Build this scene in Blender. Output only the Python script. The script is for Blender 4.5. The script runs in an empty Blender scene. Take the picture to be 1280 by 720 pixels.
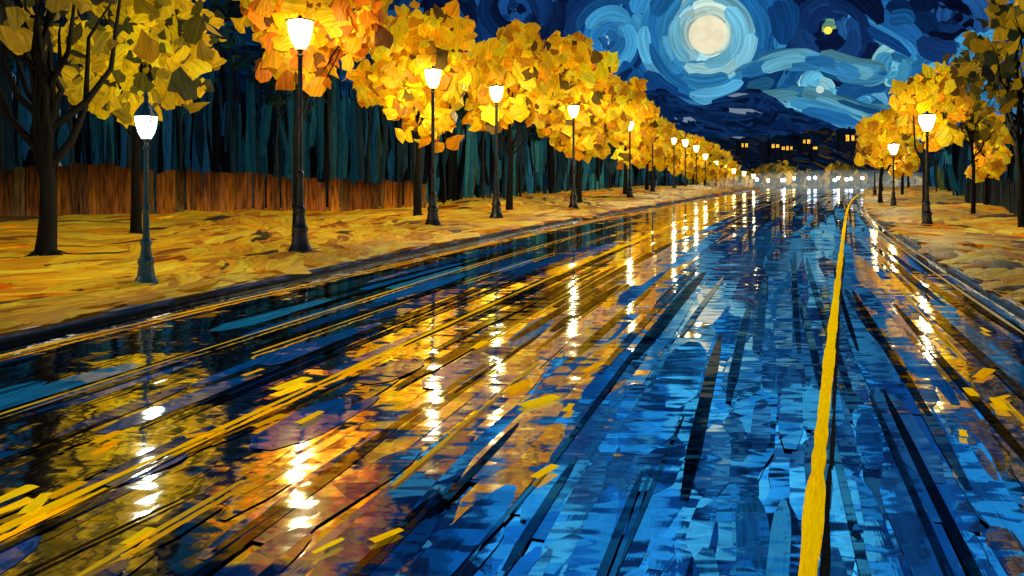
import bpy, math, random
import numpy as np
from mathutils import Vector
rng=np.random.default_rng(7); random.seed(7)
scene=bpy.context.scene
COL=scene.collection
scene.view_settings.view_transform='Standard'
try: scene.view_settings.look='None'
except Exception: pass
scene.view_settings.exposure=0

def lin(c):
    c=np.array(c,float)/255.0
    return np.where(c<=0.04045,c/12.92,((c+0.055)/1.055)**2.4)

# ---------------------------------------------------------------- materials
def newmat(name):
    m=bpy.data.materials.new(name); m.use_nodes=True
    nt=m.node_tree; nt.nodes.clear()
    out=nt.nodes.new('ShaderNodeOutputMaterial')
    return m,nt,out
def N(nt,t,**k):
    n=nt.nodes.new(t)
    for a,b in k.items(): setattr(n,a,b)
    return n
def math_n(nt,op,a,b=None):
    n=N(nt,'ShaderNodeMath',operation=op)
    for i,v in enumerate((a,b)):
        if v is None: continue
        if isinstance(v,(int,float)): n.inputs[i].default_value=v
        else: nt.links.new(v,n.inputs[i])
    return n.outputs[0]
def bristle(nt,lo,hi,sx=9,sy=0.7,colattr='Col'):
    at=N(nt,'ShaderNodeAttribute',attribute_name=colattr)
    uv=N(nt,'ShaderNodeAttribute',attribute_name='suv')
    mp=N(nt,'ShaderNodeMapping'); mp.inputs['Scale'].default_value=(sx,sy,1)
    nt.links.new(uv.outputs['Vector'],mp.inputs['Vector'])
    no=N(nt,'ShaderNodeTexNoise'); no.inputs['Scale'].default_value=1; no.inputs['Detail'].default_value=2
    nt.links.new(mp.outputs[0],no.inputs['Vector'])
    mr=N(nt,'ShaderNodeMapRange'); mr.inputs['From Min'].default_value=0.3; mr.inputs['From Max'].default_value=0.7
    mr.inputs['To Min'].default_value=lo; mr.inputs['To Max'].default_value=hi
    nt.links.new(no.outputs['Fac'],mr.inputs['Value'])
    vm=N(nt,'ShaderNodeVectorMath',operation='SCALE')
    nt.links.new(at.outputs['Color'],vm.inputs[0]); nt.links.new(mr.outputs[0],vm.inputs['Scale'])
    return vm.outputs[0],no.outputs['Fac']
def paint_mat(name,rough=0.5,lo=0.6,hi=1.35,bump=0.5,trans=0.0,spec=0.4,dist=0.02,em=0.0):
    m,nt,out=newmat(name)
    c,f=bristle(nt,lo,hi)
    p=N(nt,'ShaderNodeBsdfPrincipled'); p.inputs['Roughness'].default_value=rough
    p.inputs['Specular IOR Level'].default_value=spec
    nt.links.new(c,p.inputs['Base Color'])
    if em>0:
        nt.links.new(c,p.inputs['Emission Color']); p.inputs['Emission Strength'].default_value=em  # surface gives off its own colour, brightening it without any lamp
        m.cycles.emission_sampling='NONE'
    b=N(nt,'ShaderNodeBump'); b.inputs['Strength'].default_value=bump; b.inputs['Distance'].default_value=dist
    nt.links.new(f,b.inputs['Height']); nt.links.new(b.outputs[0],p.inputs['Normal'])
    nt.links.new(p.outputs[0],out.inputs[0])
    return m
def sky_mat():
    m,nt,out=newmat('sky_paint')
    c,f=bristle(nt,0.62,1.35,6,0.3)
    e=N(nt,'ShaderNodeEmission'); nt.links.new(c,e.inputs['Color']); e.inputs['Strength'].default_value=1.0
    nt.links.new(e.outputs[0],out.inputs[0])
    m.cycles.emission_sampling='NONE'
    return m
def solid(name,c,rough=0.6,bump=0.3,scale=30,var=0.35,metal=0.0,spec=0.5):
    m,nt,out=newmat(name)
    tc=N(nt,'ShaderNodeTexCoord')
    no=N(nt,'ShaderNodeTexNoise'); no.inputs['Scale'].default_value=scale; no.inputs['Detail'].default_value=3
    mp=N(nt,'ShaderNodeMapping'); mp.inputs['Scale'].default_value=(1,1,0.25)
    nt.links.new(tc.outputs['Object'],mp.inputs[0]); nt.links.new(mp.outputs[0],no.inputs['Vector'])
    mr=N(nt,'ShaderNodeMapRange'); mr.inputs['From Min'].default_value=0.3; mr.inputs['From Max'].default_value=0.7
    mr.inputs['To Min'].default_value=1-var; mr.inputs['To Max'].default_value=1+var
    nt.links.new(no.outputs['Fac'],mr.inputs['Value'])
    vm=N(nt,'ShaderNodeVectorMath',operation='SCALE'); vm.inputs[0].default_value=tuple(lin(c))
    nt.links.new(mr.outputs[0],vm.inputs['Scale'])
    p=N(nt,'ShaderNodeBsdfPrincipled'); p.inputs['Roughness'].default_value=rough; p.inputs['Metallic'].default_value=metal
    p.inputs['Specular IOR Level'].default_value=spec
    nt.links.new(vm.outputs[0],p.inputs['Base Color'])
    b=N(nt,'ShaderNodeBump'); b.inputs['Strength'].default_value=bump; b.inputs['Distance'].default_value=0.02
    nt.links.new(no.outputs['Fac'],b.inputs['Height']); nt.links.new(b.outputs[0],p.inputs['Normal'])
    nt.links.new(p.outputs[0],out.inputs[0])
    return m
def emis(name,c,s,transp=0.0,var=0.0,scale=3):
    m,nt,out=newmat(name)
    e=N(nt,'ShaderNodeEmission'); e.inputs['Strength'].default_value=s; e.inputs['Color'].default_value=(*lin(c),1)
    if var>0:
        tc=N(nt,'ShaderNodeTexCoord'); no=N(nt,'ShaderNodeTexNoise'); no.inputs['Scale'].default_value=scale
        nt.links.new(tc.outputs['Object'],no.inputs['Vector'])
        mr=N(nt,'ShaderNodeMapRange'); mr.inputs['From Min'].default_value=0.35; mr.inputs['From Max'].default_value=0.65
        mr.inputs['To Min'].default_value=s*(1-var); mr.inputs['To Max'].default_value=s*(1+var*0.3)
        nt.links.new(no.outputs['Fac'],mr.inputs['Value']); nt.links.new(mr.outputs[0],e.inputs['Strength'])
    if transp>0:
        t=N(nt,'ShaderNodeBsdfTransparent'); mx=N(nt,'ShaderNodeMixShader'); mx.inputs[0].default_value=transp
        nt.links.new(e.outputs[0],mx.inputs[1]); nt.links.new(t.outputs[0],mx.inputs[2]); nt.links.new(mx.outputs[0],out.inputs[0])
    else: nt.links.new(e.outputs[0],out.inputs[0])
    m.cycles.emission_sampling='NONE'
    return m

# ---------------------------------------------------------------- objects helpers
def add_obj(name,me,parent=None,loc=(0,0,0),**props):
    o=bpy.data.objects.new(name,me); COL.objects.link(o)
    if parent is not None: o.parent=parent
    o.location=loc
    for k,v in props.items(): o[k]=v
    return o
def mesh_np(name,V,F,mat,col=None,suv=None,tilt=None,smooth=False):
    me=bpy.data.meshes.new(name)
    V=np.asarray(V,float).reshape(-1,3)
    if isinstance(F,np.ndarray):
        n,k=F.shape
        me.vertices.add(len(V)); me.vertices.foreach_set('co',V.ravel())
        me.loops.add(n*k); me.loops.foreach_set('vertex_index',F.ravel().astype(np.int32))
        me.polygons.add(n); me.polygons.foreach_set('loop_start',(np.arange(n)*k).astype(np.int32))
        me.update(calc_edges=True); me.validate()
    else:
        me.from_pydata([tuple(v) for v in V],[],[tuple(f) for f in F]); me.update()
    if col is not None:
        a=me.attributes.new('Col','FLOAT_COLOR','POINT')
        c=np.ones((len(V),4)); c[:,:3]=col; a.data.foreach_set('color',c.ravel())
    if suv is not None:
        a=me.attributes.new('suv','FLOAT_VECTOR','POINT'); a.data.foreach_set('vector',np.asarray(suv,float).ravel())
    if tilt is not None:
        a=me.attributes.new('tilt','FLOAT_VECTOR','POINT'); a.data.foreach_set('vector',np.asarray(tilt,float).ravel())
    me.materials.append(mat)
    me.polygons.foreach_set('use_smooth',[smooth]*len(me.polygons))
    return me
def ribbon_arrays(C,S,U,W,col,hump=0.1,tilt=None):
    n,K,_=C.shape
    V=np.empty((n,K,3,3))
    V[:,:,0]=C-S*W[...,None]/2; V[:,:,2]=C+S*W[...,None]/2; V[:,:,1]=C+U*(W[...,None]*hump)
    base=np.arange(n)[:,None,None]*(K*3)+np.arange(K-1)[None,:,None]*3+np.arange(2)[None,None,:]
    F=np.stack([base,base+1,base+4,base+3],-1).reshape(-1,4)
    if col.ndim==2: col=np.broadcast_to(col[:,None,:],(n,K,3))
    cc=np.broadcast_to(col[:,:,None,:],(n,K,3,3)).reshape(-1,3)
    seg=np.linalg.norm(np.diff(C,axis=1),axis=2); L=np.concatenate([np.zeros((n,1)),np.cumsum(seg,1)],1)
    v=L/np.maximum(W.max(1,keepdims=True),1e-4)
    off=rng.uniform(0,100,(n,2))
    suv=np.zeros((n,K,3,3)); suv[...,0]=np.array([0,.5,1])[None,None,:]+off[:,0,None,None]
    suv[...,1]=v[:,:,None]+off[:,1,None,None]
    tt=None
    if tilt is not None: tt=np.broadcast_to(tilt[:,None,None,:],(n,K,3,3)).reshape(-1,3)
    return V.reshape(-1,3),F,cc,suv.reshape(-1,3),tt
def wprof(K):
    t=np.linspace(0,1,K); p=np.minimum(1,0.45+ t*5)*np.minimum(1,0.3+(1-t)*3.2)
    return p
def lathe(prof,seg=12,z0=0,closed=True):
    V=[];F=[]
    for r,z in prof:
        for i in range(seg):
            a=2*math.pi*i/seg; V.append((r*math.cos(a),r*math.sin(a),z+z0))
    for j in range(len(prof)-1):
        for i in range(seg):
            a=j*seg+i;b=j*seg+(i+1)%seg; F.append((a,b,b+seg,a+seg))
    if closed:
        F.append(tuple(reversed(range(seg)))); F.append(tuple((len(prof)-1)*seg+i for i in range(seg)))
    return V,F
def tube(V,F,pts,rad,seg=7):
    b0=len(V)
    pts=[Vector(p) for p in pts]
    for k,p in enumerate(pts):
        d=(pts[min(k+1,len(pts)-1)]-pts[max(k-1,0)]).normalized()
        a=d.cross(Vector((0.13,1,0.05))).normalized(); b=d.cross(a)
        for i in range(seg):
            t=2*math.pi*i/seg; V.append(tuple(p+(a*math.cos(t)+b*math.sin(t))*rad[k]*(1+0.2*math.sin(3*t+k))))
    for k in range(len(pts)-1):
        for i in range(seg):
            x=b0+k*seg+i;y=b0+k*seg+(i+1)%seg; F.append((x,y,y+seg,x+seg))
    F.append(tuple(b0+(len(pts)-1)*seg+i for i in range(seg)))

# ---------------------------------------------------------------- layout curves
LK=np.array([(-14,-12.2),(0,-8.3),(9.2,-5.85),(11.6,-5.15),(16.3,-3.6),(23.5,-0.94),(29.9,1.7),(42.6,6.8),(62.5,15),(80,22.8),(100,31.5),(150,54),(170,63)])
RK=np.array([(-14,-1.0),(0,3.5),(10.8,6.9),(16,8.64),(23.5,11.3),(40,17.8),(57,25),(74,33),(100,45),(150,69),(170,79)])
pl=np.polyfit(LK[:,0],LK[:,1],5); pr=np.polyfit(RK[:,0],RK[:,1],5)
XL=lambda y:np.polyval(pl,y); XR=lambda y:np.polyval(pr,y)
def drop(y): 
    y=np.asarray(y,float); return -0.072*(np.clip(y,94,150)-94)
def gz(x,y):
    x=np.asarray(x,float); y=np.asarray(y,float)
    o=np.maximum(XL(np.clip(y,-14,170))-0.25-x, x-XR(np.clip(y,-14,170))-0.25)
    b=0.06*np.sin(x*0.9+y*0.35)+0.05*np.sin(y*0.8-x*0.5)+0.04*np.sin(x*2.1+1)*np.sin(y*1.7)
    return drop(y)+0.10+np.clip((o-.5)/5,0,1)*(b+0.1)

# ---------------------------------------------------------------- ground sheet
rows=np.concatenate([np.linspace(-14,30,60),np.linspace(31,110,80),np.linspace(112,170,30),[200,260,340,450,700,1200]])
offs=[1500,500,200,90,50,35,26,20,16,13,10.5,8.5,6.8,5.4,4.2,3.2,2.3,1.5,0.9,0.28]
V=[];nc=0
for y in rows:
    yc=min(y,170); xl=float(XL(yc)); xr=float(XR(yc)); r=[]
    for o in offs: r.append((xl-o,y,float(gz(xl-o,y))))
    r.append((xl-0.1,y,float(drop(y))-0.10)); r.append(((xl+xr)/2,y,float(drop(y))-0.10)); r.append((xr+0.1,y,float(drop(y))-0.10))
    for o in reversed(offs): r.append((xr+o,y,float(gz(xr+o,y))))
    nc=len(r); V+=r
nr=len(rows)
F=np.array([(j*nc+i,j*nc+i+1,(j+1)*nc+i+1,(j+1)*nc+i) for j in range(nr-1) for i in range(nc-1)])
m_ground=solid('leaf_covered_soil',(196,134,18),0.85,0.6,2.0,0.5)
add_obj('ground',mesh_np('ground',V,F,m_ground,smooth=True),kind='structure',label='rolling verge covered in golden fallen leaves',category='ground')

def pal(cols,n,wts=None,jit=0.12):
    A=np.array([lin(c) for c in cols]); i=rng.choice(len(cols),n,p=wts)
    return A[i]*(1+rng.uniform(-jit,jit,(n,1)))
def litter(side,n,ymin,ymax,omax):
    y=np.exp(rng.uniform(np.log(ymin),np.log(ymax),n)); o=0.3+rng.random(n)**1.2*omax*(0.6+0.4*np.minimum(1,y/30))
    x=np.where(side<0,XL(y)-o,XR(y)+o)
    slope=(np.polyval(np.polyder(pl if side<0 else pr),y))
    ang=np.arctan2(1,slope)+rng.normal(0,0.28,n)+0.55*np.sin(x*0.35+y*0.16)
    L=(0.5+0.04*y)*rng.uniform(0.5,1.6,n); W=L*rng.uniform(0.28,0.5,n); W=np.minimum(W,0.9)
    K=5; t=np.linspace(-.5,.5,K)
    bend=rng.normal(0,0.25,n)
    px=x[:,None]+np.cos(ang)[:,None]*t*L[:,None]-np.sin(ang)[:,None]*(t**2)*L[:,None]*bend[:,None]
    py=y[:,None]+np.sin(ang)[:,None]*t*L[:,None]+np.cos(ang)[:,None]*(t**2)*L[:,None]*bend[:,None]
    if side<0: px=np.minimum(px,XL(py)-0.22)
    else: px=np.maximum(px,XR(py)+0.22)
    pz=gz(px,py)+0.03+rng.random((n,1))*0.04+np.abs(t)*0.03*rng.random((n,1))
    C=np.stack([px,py,pz],-1)
    S=np.stack([-np.sin(ang),np.cos(ang),rng.normal(0,0.12,n)],-1)[:,None,:].repeat(K,1)
    U=np.zeros_like(C);U[...,2]=1
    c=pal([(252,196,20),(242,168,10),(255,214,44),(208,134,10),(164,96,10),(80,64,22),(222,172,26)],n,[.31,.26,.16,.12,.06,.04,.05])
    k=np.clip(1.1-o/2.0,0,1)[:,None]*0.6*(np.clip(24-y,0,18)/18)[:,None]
    c=c*(1-k)+lin((72,74,30))*k  # kerbside shadow painted into the foreground litter colour
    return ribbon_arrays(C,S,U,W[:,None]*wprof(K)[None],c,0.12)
def cat(parts):
    Vs=[];Fs=[];cs=[];ss=[];ts=[];b=0
    for v,f,c,s,t in parts:
        Vs.append(v);Fs.append(f+b);cs.append(c);ss.append(s);b+=len(v)
        if t is not None: ts.append(t)
    return np.concatenate(Vs),np.concatenate(Fs),np.concatenate(cs),np.concatenate(ss),(np.concatenate(ts) if ts else None)
m_leafl=paint_mat('fallen_leaf_glow_paint',0.6,0.65,1.3,0.6,0.0,0.2,em=.13)  # litter glows slightly by itself to brighten the verges
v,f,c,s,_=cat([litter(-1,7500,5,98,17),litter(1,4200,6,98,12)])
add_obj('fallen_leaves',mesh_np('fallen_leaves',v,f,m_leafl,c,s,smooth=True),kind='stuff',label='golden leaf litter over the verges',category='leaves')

# ---------------------------------------------------------------- road
def road_mat():
    m,nt,out=newmat('wet_asphalt')
    c,f=bristle(nt,0.5,1.5,7,0.5)
    tl=N(nt,'ShaderNodeAttribute',attribute_name='tilt')
    geo=N(nt,'ShaderNodeNewGeometry')
    b=N(nt,'ShaderNodeBump'); b.inputs['Strength'].default_value=0.025; b.inputs['Distance'].default_value=0.01
    nt.links.new(f,b.inputs['Height'])
    sx=N(nt,'ShaderNodeSeparateXYZ'); nt.links.new(geo.outputs['Position'],sx.inputs[0])
    def ripples(kind,scale,amp,lo,hi,v0,v1):
        mp=N(nt,'ShaderNodeMapping'); mp.inputs['Scale'].default_value=scale; nt.links.new(geo.outputs['Position'],mp.inputs[0])
        vo=N(nt,kind); vo.inputs['Scale'].default_value=1
        if kind=='ShaderNodeTexNoise': vo.inputs['Detail'].default_value=1.5
        nt.links.new(mp.outputs[0],vo.inputs['Vector'])
        sub=N(nt,'ShaderNodeVectorMath',operation='SUBTRACT'); sub.inputs[1].default_value=(.5,.5,.5); nt.links.new(vo.outputs['Color'],sub.inputs[0])
        mul=N(nt,'ShaderNodeVectorMath',operation='MULTIPLY'); mul.inputs[1].default_value=amp; nt.links.new(sub.outputs[0],mul.inputs[0])
        mr=N(nt,'ShaderNodeMapRange'); mr.inputs['From Min'].default_value=lo; mr.inputs['From Max'].default_value=hi
        mr.inputs['To Min'].default_value=v0; mr.inputs['To Max'].default_value=v1; nt.links.new(sx.outputs['Y'],mr.inputs['Value'])
        sc=N(nt,'ShaderNodeVectorMath',operation='SCALE'); nt.links.new(mul.outputs[0],sc.inputs[0]); nt.links.new(mr.outputs[0],sc.inputs['Scale'])
        return sc.outputs[0]
    c1=ripples('ShaderNodeTexNoise',(1.4,6.5,1),(0.035,0.13,0),7,26,1,.15)
    c2=ripples('ShaderNodeTexNoise',(1.1,1.6,1),(0.03,0.16,0),8,50,.4,.4)
    c3=ripples('ShaderNodeTexVoronoi',(3.2,4.2,1),(0.012,0.035,0),7,18,1,0)
    def add(a,b_):
        n=N(nt,'ShaderNodeVectorMath',operation='ADD'); nt.links.new(a,n.inputs[0]); nt.links.new(b_,n.inputs[1]); return n.outputs[0]
    s_=add(add(add(add(b.outputs[0],tl.outputs['Vector']),c1),c2),c3)
    nn=N(nt,'ShaderNodeVectorMath',operation='NORMALIZE'); nt.links.new(s_,nn.inputs[0])
    d=N(nt,'ShaderNodeBsdfDiffuse'); nt.links.new(c,d.inputs['Color'])
    g=N(nt,'ShaderNodeBsdfGlossy'); g.inputs['Roughness'].default_value=0.05; g.inputs['Color'].default_value=(1,1,1,1)
    nt.links.new(nn.outputs[0],g.inputs['Normal'])
    mx=N(nt,'ShaderNodeMixShader')
    st=N(nt,'ShaderNodeSeparateXYZ'); nt.links.new(tl.outputs['Vector'],st.inputs[0])
    lw=N(nt,'ShaderNodeLayerWeight'); lw.inputs['Blend'].default_value=0.62
    wet=math_n(nt,'MULTIPLY',math_n(nt,'ADD',math_n(nt,'MULTIPLY',lw.outputs['Facing'],0.06),0.94),math_n(nt,'ADD',math_n(nt,'MULTIPLY',st.outputs['Z'],-10.0),1.0))
    nt.links.new(math_n(nt,'MINIMUM',wet,0.98),mx.inputs[0])
    nt.links.new(d.outputs[0],mx.inputs[1]); nt.links.new(g.outputs[0],mx.inputs[2]); nt.links.new(mx.outputs[0],out.inputs[0])
    return m
m_road=road_mat()
ry=np.concatenate([np.linspace(-14,40,110),np.linspace(41,170,100)]); nt_=25
T=np.linspace(0,1,nt_)
V=np.array([[(XL(y)+(XR(y)-XL(y))*t,y,float(drop(y))+0.0) for t in T] for y in ry]).reshape(-1,3)
F=np.array([(j*nt_+i,j*nt_+i+1,(j+1)*nt_+i+1,(j+1)*nt_+i) for j in range(len(ry)-1) for i in range(nt_-1)])
bc=np.tile(lin((10,15,24)),(len(V),1)); bs=np.stack([V[:,0]*3,V[:,1]*0.6,V[:,2]],-1)
parts=[(V,F,bc,bs,np.zeros_like(V))]
def road_strokes(n,ymin,ymax,tlo,thi,lenf,widf,cols,wts,z,tamp=0.05,roll=0.018,matte=0.3,mlo=0.0):
    y=np.exp(rng.uniform(np.log(ymin),np.log(ymax),n)); t=rng.uniform(tlo,thi,n)
    L=lenf*(y/5)**1.25*rng.uniform(0.5,1.6,n); L=np.minimum(L,12); W=widf*(y/5)*rng.uniform(0.4,1.5,n); W=np.minimum(W,.42)
    K=7; k=np.linspace(-.5,.5,K); drift=rng.normal(0,0.006,n)
    py=y[:,None]+k*L[:,None]*0.93; tt=np.clip(t[:,None]+drift[:,None]*k,0.01,0.99)
    px=XL(py)+(XR(py)-XL(py))*tt
    pz=drop(py)+0.006+z+rng.random((n,1))*0.006
    C=np.stack([px,py,pz],-1); d=np.gradient(C,axis=1); d/=np.linalg.norm(d,axis=2,keepdims=True)
    S=np.stack([d[...,1],-d[...,0],np.zeros_like(px)],-1); U=np.zeros_like(C);U[...,2]=1
    amp=np.minimum(1,14/y)*(.35+.95*t)
    tl=np.stack([rng.normal(0,roll,n)*amp,np.clip(rng.normal(0.0,tamp,n),-2*tamp,2*tamp)*amp,(mlo+(1-mlo)*rng.random(n)**2)*matte*0.1],-1)
    return ribbon_arrays(C,S,U,W[:,None]*wprof(K)[None],pal(cols,n,wts),0.002,tl)
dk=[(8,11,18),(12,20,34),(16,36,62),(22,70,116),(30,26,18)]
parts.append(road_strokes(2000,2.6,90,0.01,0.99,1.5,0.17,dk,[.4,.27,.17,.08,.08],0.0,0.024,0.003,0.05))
SKY_REFL=[(10,120,220),(40,172,245),(6,78,155),(4,38,78)]  # blue sky reflection painted into the colour of these road strokes
parts.append(road_strokes(420,2.6,24,0.48,0.99,1.5,0.20,SKY_REFL,[.38,.26,.28,.08],0.007,0.03,0.003,0.65,.4))
parts.append(road_strokes(60,3.5,20,0.02,0.5,0.8,0.22,SKY_REFL,[.4,.2,.4,0],0.007,0.03,0.004,0.8,.7))
parts.append(road_strokes(110,2.6,18,0.0,1.0,2.6,0.05,[(3,4,6),(5,8,12)],[.5,.5],0.0135,0.02,0.004,.95,.7))
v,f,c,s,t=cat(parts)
add_obj('road',mesh_np('road',v,f,m_road,c,s,t,smooth=True),kind='structure',label='wet black asphalt road with blue sky reflections painted in',category='road')

# ---------------------------------------------------------------- markings and kerbs
m_yel=paint_mat('glowing_line_paint',0.8,0.75,1.2,.6,0,0.05,em=0.36)  # self-glow keeps these lines and kerb dabs bright
m_line=paint_mat('glowing_yellow_paint',0.85,0.8,1.15,.6,0,0.0,em=0.6)  # strong self-glow in place of light falling on the yellow
def line_mesh(ys,xs,w,col,z=0.024,name='road_marking',hump=0.06,gaps=0.0,seglen=1.2,label='',blob=0.1,mat=None):
    ys=np.array(ys,float); xs=np.array(xs,float)
    fx=lambda Y: np.interp(Y,ys,xs)
    if gaps==0:
        K=420; u=np.linspace(0,1,K); Y=(ys[0]+(ys[-1]-ys[0])*u**2.2)[None]; n=1
    else:
        y=ys[0]; P=[]
        while y<ys[-1]:
            L=seglen*rng.uniform(.6,1.8)*(max(y,5)/8)
            if rng.random()>=gaps: P.append((y,min(y+L*1.0,ys[-1])))
            y+=L
        K=9; n=len(P); Y=np.array([np.linspace(a,b,K) for a,b in P])
    X=fx(Y)+(rng.normal(0,w*0.12,(n,1)) if gaps else 0)
    Zz=drop(Y)+z+rng.random((n,1))*0.004
    C=np.stack([X,Y,Zz],-1); d=np.gradient(C,axis=1); d/=np.linalg.norm(d,axis=2,keepdims=True)
    S=np.stack([d[...,1],-d[...,0],np.zeros_like(X)],-1); U=np.zeros_like(C);U[...,2]=1
    nz=rng.normal(0,1,(n,K)); ker=np.ones(5)/5; nz=np.array([np.convolve(r,ker,'same') for r in nz])
    W=w*(1+blob*2*nz)*(1 if gaps==0 else (0.4+0.6*wprof(K)[None])*rng.uniform(.6,1.3,(n,1)))
    cc=pal(col,n*K,None,0.1).reshape(n,K,3)
    cc=np.stack([np.array([np.convolve(np.pad(r,4,mode='edge'),np.ones(9)/9,'valid') for r in cc[...,q]]) for q in range(3)],-1)
    v,f,c,s,_=ribbon_arrays(C,S,U,W,cc,hump)
    return add_obj(name,mesh_np(name,v,f,mat or m_yel,c,s,smooth=True),kind='structure',label=label,category='road marking')
YS=np.linspace(-6,90,200)
YC=[(255,190,2),(255,206,6),(240,164,2)]
cyY=np.array([-6,-2,0,2,3.96,5.5,7,9,10.8,15,21,30,40,57,74,90]); cyX=np.array([-2.6,-1.0,-.2,.66,1.47,2.12,2.75,3.58,4.32,6.1,8.6,12.5,16.8,24.3,32.2,39.8])
cy=np.polyfit(cyY,cyX,5,w=1/np.maximum(cyY,4.)); YX=np.polyval(cy,YS)
BK=[(4,5,8),(8,10,16)]
line_mesh(YS,YX+.08,0.035,BK,0.026,label='dark groove beside yellow line',blob=.15,gaps=.2)
line_mesh(YS,YX,0.10,[(255,200,0),(255,214,4),(248,176,0)],0.032,hump=0.2,label='thick yellow painted line along the carriageway',blob=.16,mat=m_line)
ca=np.polyfit([-6,0,4.4,6.06,8.3,11.8,15.4,36,60,86],[-6.2,-4.3,-2.8,-2.24,-1.5,-0.4,0.9,8.2,17.5,28.5],4)
line_mesh(YS,np.polyval(ca,YS),0.065,YC,0.028,label='yellow lane line on wet asphalt',blob=.25,mat=m_line)
line_mesh(YS,XL(YS)+0.42+0.014*YS,0.055,YC,0.028,label='yellow edge line beside the kerb',blob=.25)
line_mesh(YS,XR(YS)-0.3,0.045,[(190,170,120),(220,200,150),(200,160,60)],0.028,label='pale edge line beside the kerb',blob=.2)
OR=[(240,180,14),(224,150,8),(250,200,30)]
for tt,w_,cc,g in [(0.2,0.04,OR,.25),(0.27,0.03,OR,.5),(0.45,0.035,OR,.5),(0.52,0.03,OR,.6),(0.9,0.03,OR,.5)]:
    line_mesh(YS,XL(YS)+(XR(YS)-XL(YS))*(tt+0.012*np.sin(YS*.1+tt*40)),w_,cc,0.03,gaps=g,label='thin worn lane stripe along wet asphalt')

def kerb(fx,sgn,label):
    ys=np.concatenate([np.linspace(-14,40,120),np.linspace(41,168,100)])
    prof=[(0.0,-0.08),(0.0,0.085),(0.03,0.115),(0.16,0.12),(0.2,0.10),(0.2,-0.08)]
    V=[];F=[];k=len(prof)
    for y in ys:
        x=float(fx(y)); dz=float(drop(y)); j=0.008*math.sin(y*5)
        for a,b in prof: V.append((x+sgn*a,y,dz+b+j))
    for i in range(len(ys)-1):
        for q in range(k-1):
            a=i*k+q; F.append((a,a+1,a+1+k,a+k))
    return add_obj('kerb',mesh_np('kerb',V,np.array(F),m_kerb),kind='structure',label=label,category='kerb')
m_kerb=solid('wet_black_kerb',(22,24,30),0.25,0.8,3,0.6,0,0.8)
kerb(XL,-1,'black wet stone kerb with pale highlights'); kerb(XR,1,'grey wet stone kerb along curve')
def kerb_dabs(fx,sgn,n):
    y=np.exp(rng.uniform(np.log(6),np.log(80),n)); L=0.06*y*rng.uniform(.4,1.4,n); K=5;k=np.linspace(-.5,.5,K)
    Y=y[:,None]+k*L[:,None]; X=fx(Y)+sgn*(0.04+rng.random((n,1))*0.1)
    Z=drop(Y)+0.135+0.004*rng.random((n,1))
    C=np.stack([X,Y,Z],-1);S=np.zeros_like(C);S[...,0]=1;U=np.zeros_like(C);U[...,2]=1
    W=(0.05*rng.uniform(.5,1.4,n))[:,None]*wprof(K)[None]
    return ribbon_arrays(C,S,U,W,pal([(120,130,140),(190,190,185),(70,80,96),(170,130,60)],n,None),0.1)
v,f,c,s,_=cat([kerb_dabs(XL,-1,90),kerb_dabs(XR,1,140)])  # pale highlights painted as dabs along the kerb tops
add_obj('kerb_highlights',mesh_np('kerb_highlights',v,f,m_yel,c,s),kind='structure',label='pale highlights painted on kerb tops',category='kerb')

# ---------------------------------------------------------------- palette-knife leaf dabs
def dab_leaves(P,size,Nrm,Axis,col,cup=0.12,el=1.0):
    n=len(P)
    out=np.array([(-.14,-.6),(.26,-.46),(.58,.06),(.5,.34),(.12,.5),(-.36,.44),(-.55,0.16),(-.4,-.3)])*np.array([1,el])
    m=len(out); Bx=np.cross(Axis,Nrm); Bx/=np.linalg.norm(Bx,axis=1,keepdims=True)+1e-9
    jit=rng.uniform(0.6,1.35,(n,m,1))
    o=out[None]*jit*size[:,None,None]
    V=np.empty((n,m+1,3)); V[:,:m]=P[:,None]+Bx[:,None]*o[...,0:1]+Axis[:,None]*o[...,1:2]
    V[:,m]=P+Nrm*(size*cup)[:,None]
    b=np.arange(n)[:,None]*(m+1)
    i=np.arange(m)
    F=np.stack([b+i,b+(i+1)%m,np.broadcast_to(b+m,(n,m))],-1).reshape(-1,3)
    sh=rng.uniform(.8,1.12,(n,m+1,1))
    c=(np.repeat(col[:,None],m+1,1)*sh).reshape(-1,3)
    off=rng.uniform(0,100,(n,1,2)); suv=np.zeros((n,m+1,3)); suv[:,:m,:2]=out[None]*1.0+off; suv[:,m,:2]=off[:,0]
    return V.reshape(-1,3),F,c,suv.reshape(-1,3)
n=34
y=np.exp(rng.uniform(np.log(3.8),np.log(10),n)); tt=np.concatenate([rng.uniform(.3,.62,22),rng.uniform(.84,.97,12)]); 
L=(.045*y)*rng.uniform(.5,1.5,n); an=rng.normal(1.15,.2,n); K=4;k=np.linspace(-.5,.5,K)
x=XL(y)+(XR(y)-XL(y))*tt
X=x[:,None]+np.cos(an)[:,None]*k*L[:,None]; Y=y[:,None]+np.sin(an)[:,None]*k*L[:,None]
C=np.stack([X,Y,np.full_like(X,.037)+rng.random((n,1))*.008],-1); S=np.stack([np.sin(an),-np.cos(an),0*an],-1)[:,None].repeat(K,1); U=np.zeros_like(C);U[...,2]=1
W=(L*rng.uniform(.2,.36,n))[:,None]*rng.uniform(.65,1.1,(n,K))
v,f,c,s,_=ribbon_arrays(C,S,U,W,pal([(250,190,4),(236,164,4),(255,206,14)],n,[.4,.3,.3]),.05)  # yellow reflections on the wet road, painted as separate dabs
add_obj('yellow_reflection_dabs',mesh_np('yellow_reflection_dabs',v,f,m_line,c,s),kind='stuff',label='yellow reflection dabs painted on the wet road',category='leaves')
m_leaf=paint_mat('autumn_leaf_glow_paint',0.55,0.6,1.3,0.8,0,0.25,0.04,em=.45)  # leaves emit their own colour, a glow added to the lamp light

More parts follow.
